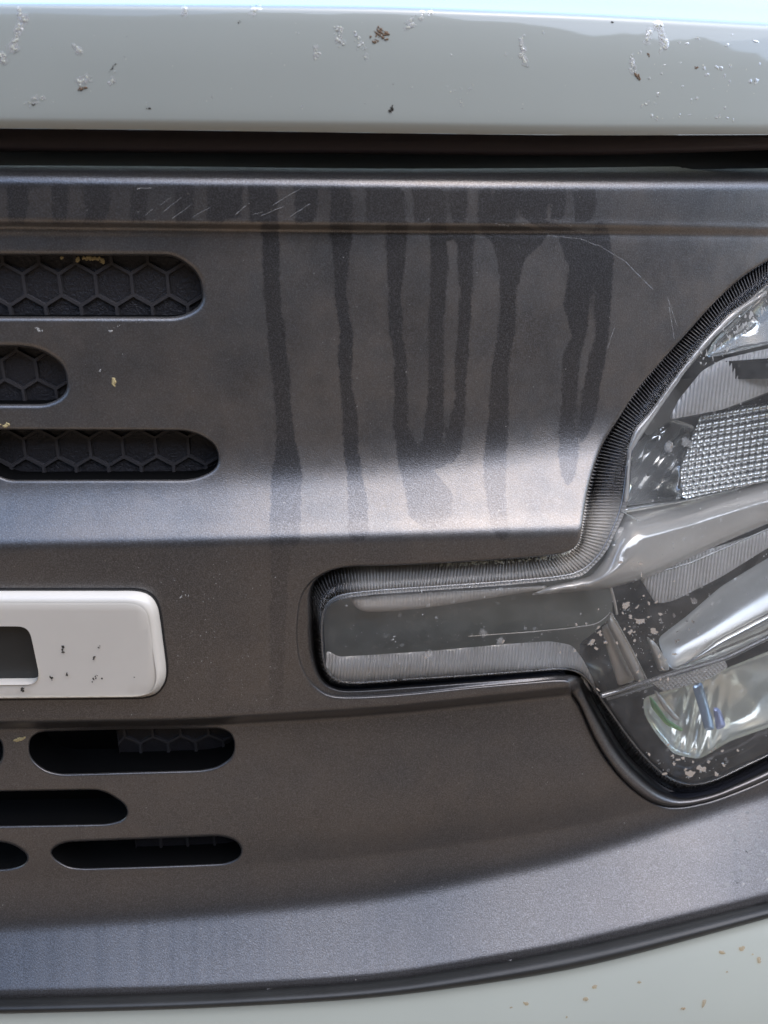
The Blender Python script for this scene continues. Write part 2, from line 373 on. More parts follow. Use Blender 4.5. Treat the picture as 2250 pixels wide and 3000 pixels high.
def stain_sdf(V):
    d = np.full(len(V), 60.0)
    for r in RUNS:
        ys = np.array([a[0] for a in r]); lo = np.interp(V[:, 1], ys, [a[1] for a in r]); hi = np.interp(V[:, 1], ys, [a[2] for a in r])
        tp = np.sqrt(np.clip(np.minimum(V[:, 1]-ys[0]+12, ys[-1]-V[:, 1])/38, 0, 1)) if ys[-1]-ys[0] > 200 else 1.0
        s = np.abs(V[:, 0]-.5*(lo+hi))-.5*(hi-lo)*tp
        s = np.maximum(s, np.maximum(ys[0]-V[:, 1], V[:, 1]-ys[-1])); d = np.minimum(d, s)
    return d
def film_zone(V):
    x, y = V[:, 0], V[:, 1]
    up = np.clip((1640-y)/120, 0, 1)*np.clip((y-535)/30, 0, 1)
    left = .78+.22*np.clip((x-560)/200, 0, 1)
    low = np.clip((y-1600)/80, 0, 1)*.28*np.clip((2100-y)/60, 0, 1)*np.clip((x-400)/300, 0, 1)
    spots = .24*np.clip((y-2130)/40, 0, 1)*np.clip((2560-y)/120, 0, 1)
    return up*left*(1-.35*np.clip((665-y)/30, 0, 1))+low+.12+spots

# --- grille panel
xs = np.arange(-1000, 2701, 20.0)
bound = np.array([(x, float(sint(x, add(top, 2)))) for x in xs]+[(x, float(sint(x, add(se, 12)))) for x in xs[::-1]])
gx = np.r_[np.arange(-980, -20, 40.), np.arange(-20, 2280, 11.), np.arange(2280, 2700, 40.)]
yy = [478.0]
def fine(y):
    for f in (hl, gr, be, cr, se):
        if min(f[:4])-22 < y < max(f[:4])+26: return 4.5
    return 11
while yy[-1] < 2930: yy.append(yy[-1]+fine(yy[-1]))
slots = [SL[k] for k in SL]
RB = {k: 9.0 for k in SL}; RB['s1'] = 16; RB['s2'] = 15
rings = []; clear_d = []
for k, P in SL.items():
    r = RB[k]
    for f in (.15, .35, .6, .85, 1.15): rings.append(offset(P, r*f))
arcd = hole_arc
hc = ccw(np.vstack([HS, [[2900, 2000], [2900, 500]]]))
for d in (1.5, 3.5, 6, 9, 13): 
    o_ = offset(hc, d); rings.append(o_[o_[:, 0] < 2690])
def rings_in(Rg):
    out = []
    for e in Rg:
        k = inside(bound, e)
        for h in slots+[hc]: k &= ~inside(h, e)
        out.append(e[k])
    return out
def keepfar(q):
    k = np.ones(len(q), bool)
    for key, P in SL.items():
        bb = (q[:, 0] > P[:, 0].min()-30) & (q[:, 0] < P[:, 0].max()+30) & (q[:, 1] > P[:, 1].min()-30) & (q[:, 1] < P[:, 1].max()+30)
        idx = np.where(bb)[0]; d = dist_to(P, q[idx]); k[idx[d < RB[key]*1.3]] = False
    d = dist_to(HS, q, False); k &= d > 15
    return k
V, T = region(bound, [*slots, hc], gx, np.array(yy), rings_in(rings), keepfar)
def panel_lift(V):
    L = np.zeros(len(V))
    def fillet(d, r):
        d = np.clip(d, 0, r); return -(r-np.sqrt(np.maximum(r*r-(r-d)**2, 0)))
    for key, P in SL.items():
        r = RB[key]; bb = (V[:, 0] > P[:, 0].min()-40) & (V[:, 0] < P[:, 0].max()+40) & (V[:, 1] > P[:, 1].min()-40) & (V[:, 1] < P[:, 1].max()+40)
        i = np.where(bb)[0]; L[i] += fillet(dist_to(P, V[i]), r)*.18*MM
    i = np.where(V[:, 0] > 840)[0]
    L[i] += fillet(dist_to(HS, V[i], False), 9)*.18*MM
    return L
pl = panel_lift(V)
W = place(V[:, 0], V[:, 1], PF.y(V[:, 0], V[:, 1])-pl)
Wl = [tuple(p) for p in W]; Fl = [tuple(t) for t in T]
st_ = list(stain_sdf(V)); fz = list(film_zone(V))
panel = mesh('grille_panel', Wl, Fl, M['panel'], car, attrs={'stain': st_, 'film': fz})
# inner walls of the slots: one return per slot
def wall_strip(P2, y_of, l0, depth, rows=3, closed=True, backx=0):
    n = len(P2); base = y_of(P2[:, 0], P2[:, 1]); A = place(P2[:, 0], P2[:, 1], base+l0)
    Vv = []
    for r in range(rows):
        q = A.copy(); q[:, 1] += depth*r/(rows-1); Vv += [tuple(p) for p in q]
    Fc = []
    for r in range(rows-1):
        for i in range(n if closed else n-1):
            j = (i+1) % n; Fc.append((r*n+i, r*n+j, (r+1)*n+j, (r+1)*n+i))
    return Vv, Fc
for key, P in SL.items():
    v, f = wall_strip(P, PF.y, RB[key]*.18*MM, .016 if key in ('s1', 's2', 's3') else .022)
    mesh('slot_wall', v, f, M['void'], panel)

# --- honeycomb inserts behind the slots
def clip_poly(poly, x0, x1, z0, z1):
    def cl(P, f, it):
        out = []
        for i in range(len(P)):
            a, b = P[i], P[(i+1) % len(P)]; fa, fb = f(a), f(b)
            if fa >= 0: out.append(a)
            if (fa >= 0) != (fb >= 0):
                t = fa/(fa-fb); out.append((a[0]+(b[0]-a[0])*t, a[1]+(b[1]-a[1])*t))
        return out
    for f in (lambda p: p[0]-x0, lambda p: x1-p[0], lambda p: p[1]-z0, lambda p: z1-p[1]):
        poly = cl(poly, f, None)
        if len(poly) < 3: return None
    return poly
def insert(key, cpx, cpy, pitch_px, recess, box, skew=0.0, ridge=.085, step=.0016):
    """honeycomb plate: raised ridges joined in one plate, every cell floor a piece of its own"""
    yb = float(PF.y(cpx, cpy))+recess
    c = place(cpx, cpy, yb); c2 = place(cpx+pitch_px, cpy, yb); pitch = float(c2[0]-c[0])
    a = place(box[0], box[3], yb); b = place(box[2], box[1], yb); x0, z0, x1, z1 = a[0], a[2], b[0], b[2]
    x0 = max(x0, -.30)
    yof = lambda x, zz: yb + float(bend(np.array(x))-bend(np.array(c[0]))) + skew*(c[2]-zz)
    plate = None; V_, F_ = [], []; cells = []
    ni = int((x1-x0)/pitch)+4; nj = int((z1-z0)/(pitch*.866))+4
    rr = pitch/math.sqrt(3)
    for j in range(-nj, nj+1):
        for i in range(-ni*2, ni*2+1):
            cx = c[0]+(i+.5*(j % 2))*pitch; cz = c[2]+j*pitch*.866
            if cx < x0-pitch or cx > x1+pitch or cz < z0-pitch or cz > z1+pitch: continue
            hexo = [(cx+rr*math.cos(R(30+60*k)), cz+rr*math.sin(R(30+60*k))) for k in range(6)]
            s_ = 1-ridge
            hexi = [(cx+rr*s_*math.cos(R(30+60*k)), cz+rr*s_*math.sin(R(30+60*k))) for k in range(6)]
            s2 = s_-.035
            hexb = [(cx+rr*s2*math.cos(R(30+60*k)), cz+rr*s2*math.sin(R(30+60*k))) for k in range(6)]
            if clip_poly(hexo, x0, x1, z0, z1) is None: continue
            clampp = lambda p: (min(max(p[0], x0), x1), min(max(p[1], z0), z1))
            hexo = [clampp(p) for p in hexo]; hexi = [clampp(p) for p in hexi]; hexb = [clampp(p) for p in hexb]
            n0 = len(V_)
            for P3, dy in ((hexo, 0), (hexi, 0), (hexb, step)):
                V_ += [(p[0], yof(*p)+dy, p[1]) for p in P3]
            for k in range(6):
                l = (k+1) % 6
                F_.append((n0+k, n0+6+k, n0+6+l, n0+l)); F_.append((n0+6+k, n0+12+k, n0+12+l, n0+6+l))
            cells.append([(p[0], yof(*p)+step-.0001, p[1]) for p in hexb])
    plate = mesh('honeycomb_insert', V_, F_, M['insert'], car, smooth=False)
    for q in cells:
        xsq = [p[0] for p in q]; zsq = [p[2] for p in q]
        if max(xsq)-min(xsq) < .001 or max(zsq)-min(zsq) < .001: continue
        if max(xsq) < -.235: continue
        mesh('hexagon_cell', q, [tuple(range(6))[::-1]], M['cell'], plate, smooth=False)
    return plate
insert('s1', 228, 834, 104, .0085, (-700, 720, 640, 935), .0)
insert('s2', 57, 1084, 97, .0095, (-600, 990, 240, 1192), .0)
insert('s3', 215, 1313, 95, .0115, (-120, 1235, 690, 1412), -.05)
insert('s4', 486, 2138, 81, .016, (353, 2095, 720, 2212), .0)
insert('s6', 430, 2470, 78, .017, (400, 2420, 740, 2497), .0)

# --- shroud: black box behind everything
def box_mesh(name, x0, x1, y0, y1, z0, z1, mat, parent):
    v = [(x, y, zz) for x in (x0, x1) for y in (y0, y1) for zz in (z0, z1)]
    f = [(0, 1, 3, 2), (4, 6, 7, 5), (0, 4, 5, 1), (2, 3, 7, 6), (0, 2, 6, 4), (1, 5, 7, 3)]
    return mesh(name, v, f, mat, parent, smooth=False)
def grid_rows(name, rows, mat, parent, flip=False, attrs=None, smooth=True):
    n = len(rows[0]); Vv = [tuple(p) for r in rows for p in r]; Fc = []
    for r in range(len(rows)-1):
        for i in range(n-1):
            q = (r*n+i, (r+1)*n+i, (r+1)*n+i+1, r*n+i+1); Fc.append(q[::-1] if flip else q)
    return mesh(name, Vv, Fc, mat, parent, smooth, attrs)

# --- hood
gxh = np.arange(-1000, 2701, 22.0); rows = []
for y in list(np.arange(-78, -10, 12.))+list(np.arange(-10, 120, 4.))+list(np.arange(120, 330, 14.))+list(np.arange(330, 405, 3.)):
    f = sint(gxh, [376, 382, 390, 397, 395]); yl = np.minimum(y, f) if y > 330 else np.full(len(gxh), y)
    rows.append(place(gxh, yl, HF.y(gxh, yl)))
back = []
r0 = rows[0]
for k, (dy, dz) in enumerate([(1.2, .16), (.6, .11), (.3, .075), (.12, .045), (.05, .024), (.02, .0115)]):
    q = r0.copy(); q[:, 1] += dy; q[:, 2] += dz; back.append(q)
q = rows[-1].copy(); tail = []
for dy, dz in ((.003, .002), (.012, .004), (.05, .004)):
    q2 = q.copy(); q2[:, 1] += dy; q2[:, 2] += dz; tail.append(q2)
hood = grid_rows('hood', back+rows+tail, M['paint'], car)
# --- rubber seal and slam panel in the gap under the hood
def strip(name, keys, mat, yoff, parent=car, sx=40, flip=False):
    g = np.arange(-1000, 2701, sx, dtype=float); rows = []
    for pyv, yo in keys:
        p = sint(g, pyv); rows.append(place(g, p, bend((g-1125)*.18*MM)+yo+yoff))
    return grid_rows(name, rows, mat, parent, flip)
sealy = [441, 446, 449, 456, 437]
strip('hood_seal', [([340]*5, .012), ([372, 378, 385, 392, 390], .006), (add(sealy, -40), .001), (add(sealy, -14), -.002), (add(sealy, -2), 0), (add(sealy, 3), .006)], M['seal'], .016)
strip('latch_cover', [(add(sealy, -10), .03), (add(sealy, 8), .026), (add(top, -4), .012), (add(top, 12), .004)], M['black'], .012)
# --- trim bead and bumper
g = np.arange(-1000, 2701, 22.0); rows = []
s0 = sint(g, add(se, 8)); s1 = sint(g, te)
yt = ytrim(g)
for t, lift in ((-.12, .006), (0, .0015), (.08, -.0012), (.2, -.0022), (.45, -.003), (.7, -.0026), (.88, -.0012), (1.0, .002), (1.04, .007)):
    rows.append(place(g, s0+(s1-s0)*t, yt+lift+.0015 - .012*t))
grid_rows('bumper_trim', rows, M['trim'], car)
BK = [(add(te, -12), 20), (add(te, 6), 20), (add(te, 20), 34), (add(te, 60), 30), (add(te, 200), 25), (add(te, 500), 10), (add(te, 900), 0)]
BF = Field(BK, lambda x: bend(x)-.062, 3000, 2500, 3700)
rows = []
yb0 = BF.y(g, s1)-(yt-.0095)
for dpy in list(np.arange(-14, 60, 6.))+list(np.arange(60, 520, 20.)):
    p = s1+dpy; rows.append(place(g, p, BF.y(g, p)-yb0+.0025))
lastr = rows[-1]
for dz in (.05, .2, .4): q = lastr.copy(); q[:, 2] -= dz; q[:, 1] += .02+dz*.1; rows.append(q)
grid_rows('bumper', rows, M['bumper_paint'], car)
box_mesh('radiator_shroud', -.36, .42, .16, .30, .3, 1.12, M['void'], car)
box_mesh('slam_panel', -.36, .42, .07, .25, 1.01, 1.02, M['void'], car)

# --- badge letter
def ring_loft(name, loops, mat, parent, cap=None, smooth=False):
    n = len(loops[0]); Vv = [tuple(p) for l in loops for p in l]; Fc = []
    for r in range(len(loops)-1):
        for i in range(n):
            j = (i+1) % n; Fc.append((r*n+i, r*n+j, (r+1)*n+j, (r+1)*n+i))
    return Vv, Fc
O_out = [(-730, 1731), (400, 1731), (432, 1738), (455, 1758), (465, 1784), (486, 1944), (488, 1975), (481, 2005), (457, 2034), (420, 2043), (-730, 2054), (-760, 2020), (-760, 1760)]
O_in = [(-300, 1838), (62, 1838), (80, 1846), (87, 1860), (111, 1972), (108, 1992), (93, 2003), (-300, 2006), (-318, 1990), (-318, 1855)]
oo = ccw(smoothp(dens(O_out, 8), 6)); oi = ccw(smoothp(dens(O_in, 7), 3))
def yl(px, py):   # plane the badge sits on
    return PF.y(px, np.full_like(np.asarray(px, float), 1900.0)) + 0*py
def yplane(px, py):
    c = PF.y(px, np.full_like(np.asarray(px, float), 1890.0)); return c
def face_inset(P):
    # bevel: wide on the top and right, hidden below
    t = np.roll(P, -1, 0)-np.roll(P, 1, 0); t /= np.linalg.norm(t, axis=1)[:, None]; nrm = np.stack([t[:, 1], -t[:, 0]], 1)
    wd = np.where(nrm[:, 1] < 0, 12+24*(-nrm[:, 1]), 12-10*nrm[:, 1]) + np.maximum(nrm[:, 0], 0)*18
    return smoothp(P-nrm*wd[:, None], 4)
of = face_inset(oo)
hi = offset(oi, 3)
V, T = region(of, [hi], np.arange(-740, 480, 30.), np.arange(1700, 2080, 30.), (offset(of, -5), offset(hi, 5)))
lf = .0075
d = np.minimum(dist_to(of, V), 6)/6
Wf = place(V[:, 0], V[:, 1], PF.y(V[:, 0], V[:, 1])-lf-.0004*d+(V[:, 1]-1890)*.000011)
L = [place(oo[:, 0], oo[:, 1], PF.y(oo[:, 0], oo[:, 1])+.002)]
for t in (0.0, .12, .3, .5, .75, .93, 1.0):
    P = oo+(of-oo)*t; L.append(place(P[:, 0], P[:, 1], PF.y(P[:, 0], P[:, 1])-lf*math.sin(min(1, .15+t*.85)*math.pi/2)**.9))
lv, lfc = ring_loft('', L, None, None)
b0 = len(Wf); VV = [tuple(p) for p in Wf]+lv; FF = [tuple(t) for t in T]+[tuple(b0+i for i in f) for f in lfc]
L = [place(hi[:, 0], hi[:, 1], PF.y(hi[:, 0], hi[:, 1])-lf)]
inner = oi + 0
for dpt in (.35, 1.0):
    q = place(hi[:, 0], hi[:, 1], PF.y(hi[:, 0], hi[:, 1])-lf); q2 = q.copy(); q2[:, 1] += lf*dpt; L.append(q2)
lv, lfc = ring_loft('', L, None, None); b1 = len(VV); VV += lv; FF += [tuple(b1+i for i in f)[::-1] for f in lfc]
letter = mesh('badge_letter', VV, FF, M['letter'], car)
hf2 = offset(oi, 12); Vq, Tq = region(hf2, [], np.arange(-330, 130, 40.), np.arange(1820, 2030, 40.))
mesh('badge_recess', place(Vq[:, 0], Vq[:, 1], PF.y(Vq[:, 0], Vq[:, 1])-.0012), Tq, M['trim'], car)
# flat black ring: pocket line and contact shade drawn round the letter
ro, ri = offset(oo, 5.5), offset(oo, -2)
V1 = place(ro[:, 0], ro[:, 1], PF.y(ro[:, 0], ro[:, 1])-.0006); V2 = place(ri[:, 0], ri[:, 1], PF.y(ri[:, 0], ri[:, 1])-.0004)
v, f = ring_loft('', [V1, V2], None, None); mesh('badge_pocket_shade', v, f, M['gloss_black'], car)

# ------------------------------------------------------------------ headlight
# smooth lens surface: relaxed membrane through the panel edge
GX = np.arange(820, 2721, 20.0); GY = np.arange(500, 2421, 20.0)
XX, YY = np.meshgrid(GX, GY); q = np.stack([XX.ravel(), YY.ravel()], 1)
ins = inside(hole_head, q).reshape(XX.shape)
ypan = PF.y(XX, YY).copy()
# outside the hole the panel surface, averaged so that its small steps do not show in the lens
U = ypan.copy()
for _ in range(1200):
    A = U.copy(); A[1:-1, 1:-1] = .25*(U[:-2, 1:-1]+U[2:, 1:-1]+U[1:-1, :-2]+U[1:-1, 2:]); A[:, -1] = 2*A[:, -2]-A[:, -3]
    U = np.where(ins, A, ypan)
for _ in range(14):
    A = np.pad(U, 1, 'edge'); U = .5*U+.125*(A[:-2, 1:-1]+A[2:, 1:-1]+A[1:-1, :-2]+A[1:-1, 2:])
class LFc:
    def y(s, px, py):
        px = np.clip(np.asarray(px, float), GX[0], GX[-1]-.01); py = np.clip(np.asarray(py, float), GY[0], GY[-1]-.01)
        fx = (px-GX[0])/20; fy = (py-GY[0])/20; i = fx.astype(int); j = fy.astype(int); a = fx-i; b = fy-j
        return (U[j, i]*(1-a)+U[j, i+1]*a)*(1-b)+(U[j+1, i]*(1-a)+U[j+1, i+1]*a)*b
LF = LFc()
Hs, Ls, Is = reparam((H_, L_, I_), 1.57)
nL = len(Ls)
# headlight housing (parent): dark bowl behind the lens
bowl = offset(ccw(np.vstack([IS, [[2620, 2000], [2620, 640]]])), 14)
V, T = region(bowl, [], np.arange(900, 2640, 60.), np.arange(600, 2400, 60.))
d = np.minimum(dist_to(bowl, V), 60)/60
hb = place(V[:, 0], V[:, 1], LF.y(V[:, 0], V[:, 1])+.014+.040*np.sqrt(d))
head = mesh('headlight', hb, T, M['gloss_black'], car)
# lens face
Iring = ccw(np.vstack([Is[::9], [[2600, 1500]]]))
Ib = ccw(np.vstack([Is[::9]]))
V, T = region(Ib, [], np.arange(930, 2600, 22.), np.arange(620, 2310, 22.), (offset(Ib, -6), offset(Ib, -13)))
dd = dist_to(Is[::9], V, False)
bul = .0035*np.sqrt(np.clip(1-(1-np.minimum(dd, 16)/16)**2, 0, 1))+.004*np.minimum(dd, 260)/260
mesh('headlight_lens', place(V[:, 0], V[:, 1], LF.y(V[:, 0], V[:, 1])-bul-.001), T, M['lens'], head)
# ribbed skirt of the lens
rows = []; arc = np.arange(nL)*1.57
prof = [(0, .013), (.1, .0105), (.25, .0072), (.45, .0040), (.62, .0018), (.78, .0002), (.9, -.0007), (1.0, -.001)]
ribp = 9.42
for s, rec in prof:
    P = Ls+(Is-Ls)*s; rib = .00055*(np.abs(((arc/ribp) % 1)-.5)*4-1)*min(1, (1-s)*6+.15)
    rows.append(place(P[:, 0], P[:, 1], LF.y(P[:, 0], P[:, 1])+rec+rib))
grid_rows('lens_skirt', rows, M['skirt'], head, flip=True)
# backing seen through the skirt
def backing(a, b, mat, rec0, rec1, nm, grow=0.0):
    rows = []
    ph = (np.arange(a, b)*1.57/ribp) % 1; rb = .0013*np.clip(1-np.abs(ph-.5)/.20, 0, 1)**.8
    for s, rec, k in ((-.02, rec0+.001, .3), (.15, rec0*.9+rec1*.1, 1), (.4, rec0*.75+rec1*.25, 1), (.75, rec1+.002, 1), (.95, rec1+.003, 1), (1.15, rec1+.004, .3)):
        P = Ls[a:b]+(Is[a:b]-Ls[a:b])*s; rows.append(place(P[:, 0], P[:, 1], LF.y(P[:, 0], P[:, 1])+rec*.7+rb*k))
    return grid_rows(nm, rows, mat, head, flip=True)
def idx(px, py): return int(np.argmin(np.hypot(Ls[:, 0]-px, Ls[:, 1]-py)))
i1 = idx(1725, 1425); i2 = idx(1000, 1664); i3 = idx(1715, 1998)
m_, nt_, p_ = nt_mat('reveal_plastic')          # black moulding, with the pale reflection along its rim painted into the colour
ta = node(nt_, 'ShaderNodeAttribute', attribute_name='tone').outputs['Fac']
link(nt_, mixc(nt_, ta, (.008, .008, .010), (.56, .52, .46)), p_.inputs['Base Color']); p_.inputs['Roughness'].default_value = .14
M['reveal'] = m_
M['scuff'] = clear('pale_scuff', 1, (1, 1, 1), .3, .22, 1.4)
M['wet'] = simple('dark_water_mark', (.17, .165, .155), .3, .5, .8)
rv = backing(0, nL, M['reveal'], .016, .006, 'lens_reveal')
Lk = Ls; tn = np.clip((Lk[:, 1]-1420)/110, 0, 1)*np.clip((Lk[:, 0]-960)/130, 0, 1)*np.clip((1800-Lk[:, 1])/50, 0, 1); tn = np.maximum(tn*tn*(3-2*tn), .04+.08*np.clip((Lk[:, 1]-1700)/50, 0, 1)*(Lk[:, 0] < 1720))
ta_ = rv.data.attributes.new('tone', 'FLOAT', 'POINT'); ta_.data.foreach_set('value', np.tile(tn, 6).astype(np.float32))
# surround between panel opening and lens (left and lower side)
i0 = idx(980, 1668); rows = []
for s, rec in ((-.02, .003), (.05, .0002), (.14, -.0012), (.3, -.001), (.5, .0008), (.62, .003), (.68, .010), (.85, .016), (1.05, .016)):
    P = Hs[i0::6]+(Ls[i0::6]-Hs[i0::6])*s; base = PF.y(Hs[i0::6][:, 0], Hs[i0::6][:, 1])*(1-max(0, min(1, s)))+LF.y(Ls[i0::6][:, 0], Ls[i0::6][:, 1])*max(0, min(1, s))
    lowm = np.clip((Hs[i0::6][:, 1]-2010)/40, 0, 1)*np.clip((Hs[i0::6][:, 0]-1655)/20, 0, 1)
    rec = rec if False else rec
    tabrec = float(np.interp(s, [-.02, .08, .2, .6, .84, .92, 1.05], [.0016, .0018, .0019, .0021, .0028, .011, .013]))
    rec = rec*lowm+tabrec*(1-lowm)
    r_ = rec-(lowm*.002*min(1, max(0, s)*8) if s < .6 else 0)
    rows.append(place(P[:, 0], P[:, 1], base+r_))
sur = grid_rows('headlight_surround', rows, M['panel'], car, flip=True)
n = len(sur.data.vertices)
for nm, val in (('stain', 60.), ('film', .12)):
    at = sur.data.attributes.new(nm, 'FLOAT', 'POINT'); at.data.foreach_set('value', [val]*n)
# outer return behind opening
P = HS[HS[:, 0] < 2690]
v, f = wall_strip(P, PF.y, 9*.18*MM, .02, 3, closed=False); mesh('headlight_opening_wall', v, f, M['black'], panel)

# ---- things inside the lamp
def zt(ox, oy, k, L): return [(ox+a*k, oy+b*k) for a, b in L]
r1 = lambda L: zt(1650, 740, .4068, L)
r3 = lambda L: zt(1550, 1550, .4219, L)
r2 = lambda L: zt(850, 1550, .5425, L)
def patch(name, poly, rec, mat, bulge=0, fn=None, step=14, sm=2, stepx=None, rim=0.0, smooth=True):
    P = ccw(smoothp(dens(poly, 10), sm))
    x0, y0 = P.min(0); x1, y1 = P.max(0); sx = stepx or step
    V, T = region(P, [], np.arange(x0+sx*.37, x1, sx), np.arange(y0+step*.41, y1, step))
    d = dist_to(P, V); wd = d.max()
    l = rec-bulge*np.sqrt(np.clip(1-(1-d/wd)**2, 0, 1)) + rim*np.clip(1-d/8, 0, 1)
    if fn is not None: l = l+fn(V[:, 0], V[:, 1])
    return mesh(name, place(V[:, 0], V[:, 1], LF.y(V[:, 0], V[:, 1])+l), T, mat, head, smooth)
saw = lambda u: np.abs((u % 1)-.5)*2
# tab: smoked guide, a pale strip painted as the reflection along its top, and ribbed foot
tab = r2([(120,250),(1560,200),(1740,120),(1740,470),(1640,560),(1560,620),(1560,980),(1520,800),(200,860),(120,800)])
patch('light_guide', tab, .022, M['guide'], 0, lambda x, y: .010*np.sin((y-1700)/330*math.pi)+.003*np.clip((y-1860-.0*x)/40, 0, 1), 22)
patch('reflection_strip', r2([(320,375),(360,350),(800,322),(1250,300),(1400,305),(1380,325),(1150,362),(900,402),(700,430),(500,447),(400,448),(350,425)]), .013, M['beige'], .004, lambda x, y: .0005*saw(x/9)*(y < 1775), 5, 3, 3)
foot = r2([(195,650),(260,690),(400,682),(800,655),(1150,622),(1400,605),(1520,625),(1580,700),(1640,820),(1660,900),(1620,880),(1560,780),(1500,765),(1200,785),(800,812),(350,840),(230,815),(190,740)])
patch('ribbed_foot', foot, .009, M['diff'], 0, lambda x, y: .0009*saw((x+.1*(y-1900))/9.2)-.00*(y)+.010*np.clip((1960-y)/80, 0, 1), 12, 2, 2.2)
# pale bezel sweeping right
bez = r1([(380,1950),(430,1850),(900,1770),(1475,1625),(1900,1500),(1900,1850),(1475,1950),(1150,2090),(900,2205),(640,2330),(330,2420),(100,2440),(-250,2470),(-100,2400),(200,2330),(300,2200)])
patch('bezel', bez, .015, M['satin'], .016, lambda x, y: .0012*np.sin((y+.45*(x-1800))/26)-.00009*(y+.45*(x-1800)-1600), 9, 4)
patch('bezel_ridge', r1([(350,2110),(380,1975),(700,1965),(1100,1880),(1475,1740),(1475,1800),(1000,1990),(700,2040),(420,2085)]), .010, M['beige'], .004, None, 8, 3)
# upper optics
patch('bowl_reflector', r1([(470,1380),(560,1240),(760,1190),(960,1250),(850,1560),(870,1770),(430,1830),(455,1600)]), .026, M['chrome'], -.006, lambda x, y: -.00009*(y-1400)+.0012*np.sin(x/15)*np.sin(y/12+x/23), 6, 3)
patch('diffuser', r1([(1000,850),(1150,765),(1475,690),(1900,600),(1900,900),(1475,1005),(1150,1130),(760,1205),(830,1060)]), .008, M['diff'], .003, lambda x, y: .0014*saw((x+.12*(y-1100))/11), 10, 2, 2.7)
patch('dark_reflector', r1([(760,1215),(1150,1140),(1475,1015),(1900,910),(1900,700),(1475,160),(1050,560),(560,1240),(600,1330)]), .030, M['smoke'], 0, None, 30)
patch('upper_reflector', r1([(1080,640),(1475,250),(1900,100),(1900,560),(1475,660),(1150,740),(1020,760)]), .019, M['chrome'], -.006, lambda x, y: -.00005*(y-950)+.0015*np.sin(x/27)*np.sin(y/33), 8, 3)
def pil(x, y):
    u = (x+.10*(y-1300))/19.5; v = (y+.17*(x-2100))/24.0
    return .0028*((2*((u % 1)-.5))**2+(2*((v % 1)-.5))**2)*.5
patch('pillow_reflector', r1([(1000,1150),(1475,1075),(1900,990),(1900,1560),(1405,1660),(860,1775),(845,1560),(960,1250)]), .010, M['pillow'], .0, lambda x, y: pil(x, y)+.00012*(1300-y), 3, 1, 3)
patch('bezel_edge', r1([(420,1840),(860,1770),(1475,1635),(1900,1500),(1900,1540),(1475,1670),(900,1800),(430,1880)]), .010, M['chrome'], .003, None, 6, 2)
patch('side_bezel', r1([(560,1330),(700,1120),(880,860),(1100,600),(1300,420),(1475,300),(1475,260),(1200,430),(1000,640),(800,900),(620,1150),(510,1270),(460,1420),(430,1800),(470,1800),(490,1430)]), .007, M['satin'], .004, None, 7, 2)
# lower optics
patch('lower_diffuser', r3([(745,310),(1100,190),(1659,5),(2100,-150),(2100,0),(1659,130),(1340,330),(1000,500),(880,520),(790,370)]), .009, M['diff'], .002, lambda x, y: .0012*saw((x+.12*(y-1650))/9.5), 10, 2, 2.4)
patch('grey_reflector', r3([(890,760),(1100,600),(1330,400),(1659,200),(2100,20),(2100,560),(1659,740),(1300,900),(1000,985),(950,930)]), .019, M['grey'], -.004, lambda x, y: -.00009*(y+.5*(x-2000)-1850)+.001*np.sin((x*.6+y)/40), 9, 3)
patch('bright_bezel', r3([(1100,920),(1300,760),(1659,570),(2100,350),(2100,520),(1659,730),(1300,880),(1000,975)]), .010, M['chrome'], .006, None, 8, 3)
patch('spike', r3([(560,580),(600,640),(720,850),(815,1050),(740,1060),(660,900),(540,660)]), .006, M['satin'], .006, None, 6, 1)
patch('inner_fin', r3([(500,680),(545,650),(660,900),(740,1050),(620,1090),(560,900)]), .012, M['beige'], .003, None, 8, 1)
patch('inner_fin', r3([(810,740),(880,790),(960,920),(980,980),(900,990),(850,850)]), .012, M['satin'], .004, None, 8, 1)
patch('lower_bowl', r3([(790,1170),(1100,1075),(1659,850),(2100,690),(2100,1180),(1659,1380),(1400,1470),(1180,1600),(1000,1560),(880,1420),(800,1290)]), .022, M['bowl'], -.008, lambda x, y: -.00008*(y-2150)+.0016*np.sin(x/37)*np.sin(y/41)+.0007*np.sin((x+.2*y)/5.5)*np.clip(1-np.abs(x-2040)/110, 0, 1), 5, 3)
M['blue_film'] = simple('blue_film', (.60, .78, 1.0), .12, .5, .6, coat=.5); M['green_film'] = simple('green_film', (.40, .72, .30), .15, .5, .5, coat=.5); M['violet_film'] = simple('violet_film', (.55, .62, .95), .15, .5, .5)
patch('prism_strip', r3([(1130,1085),(1200,1060),(1270,1300),(1290,1395),(1220,1400),(1180,1250)]), .0195, M['blue_film'], .0008, lambda x, y: -.00009*(y-2080), 7, 1)
patch('prism_strip', r3([(1275,1230),(1330,1250),(1370,1370),(1300,1400)]), .0195, M['violet_film'], .0008, lambda x, y: -.00009*(y-2100), 7, 1)
patch('prism_strip', r3([(830,1150),(870,1190),(960,1320),(1080,1395),(1060,1410),(950,1360),(850,1240)]), .0190, M['green_film'], .0006, lambda x, y: -.00009*(y-2080), 6, 1)
patch('prism_strip', r3([(860,1110),(900,1130),(980,1240),(1060,1330),(1010,1330),(920,1230)]), .014, M['satin'], .002, lambda x, y: -.00009*(y-2080), 6, 1)
def knurl(x, y): return -.0012*(saw((x+y)/13)+saw((x-y)/13))
patch('knurled_strip', r3([(820,1040),(1100,960),(1340,880),(1385,960),(1250,1040),(1100,1090),(930,1130)]), .006, M['diff'], 0, knurl, 3.2, 1, 3.2, smooth=False)
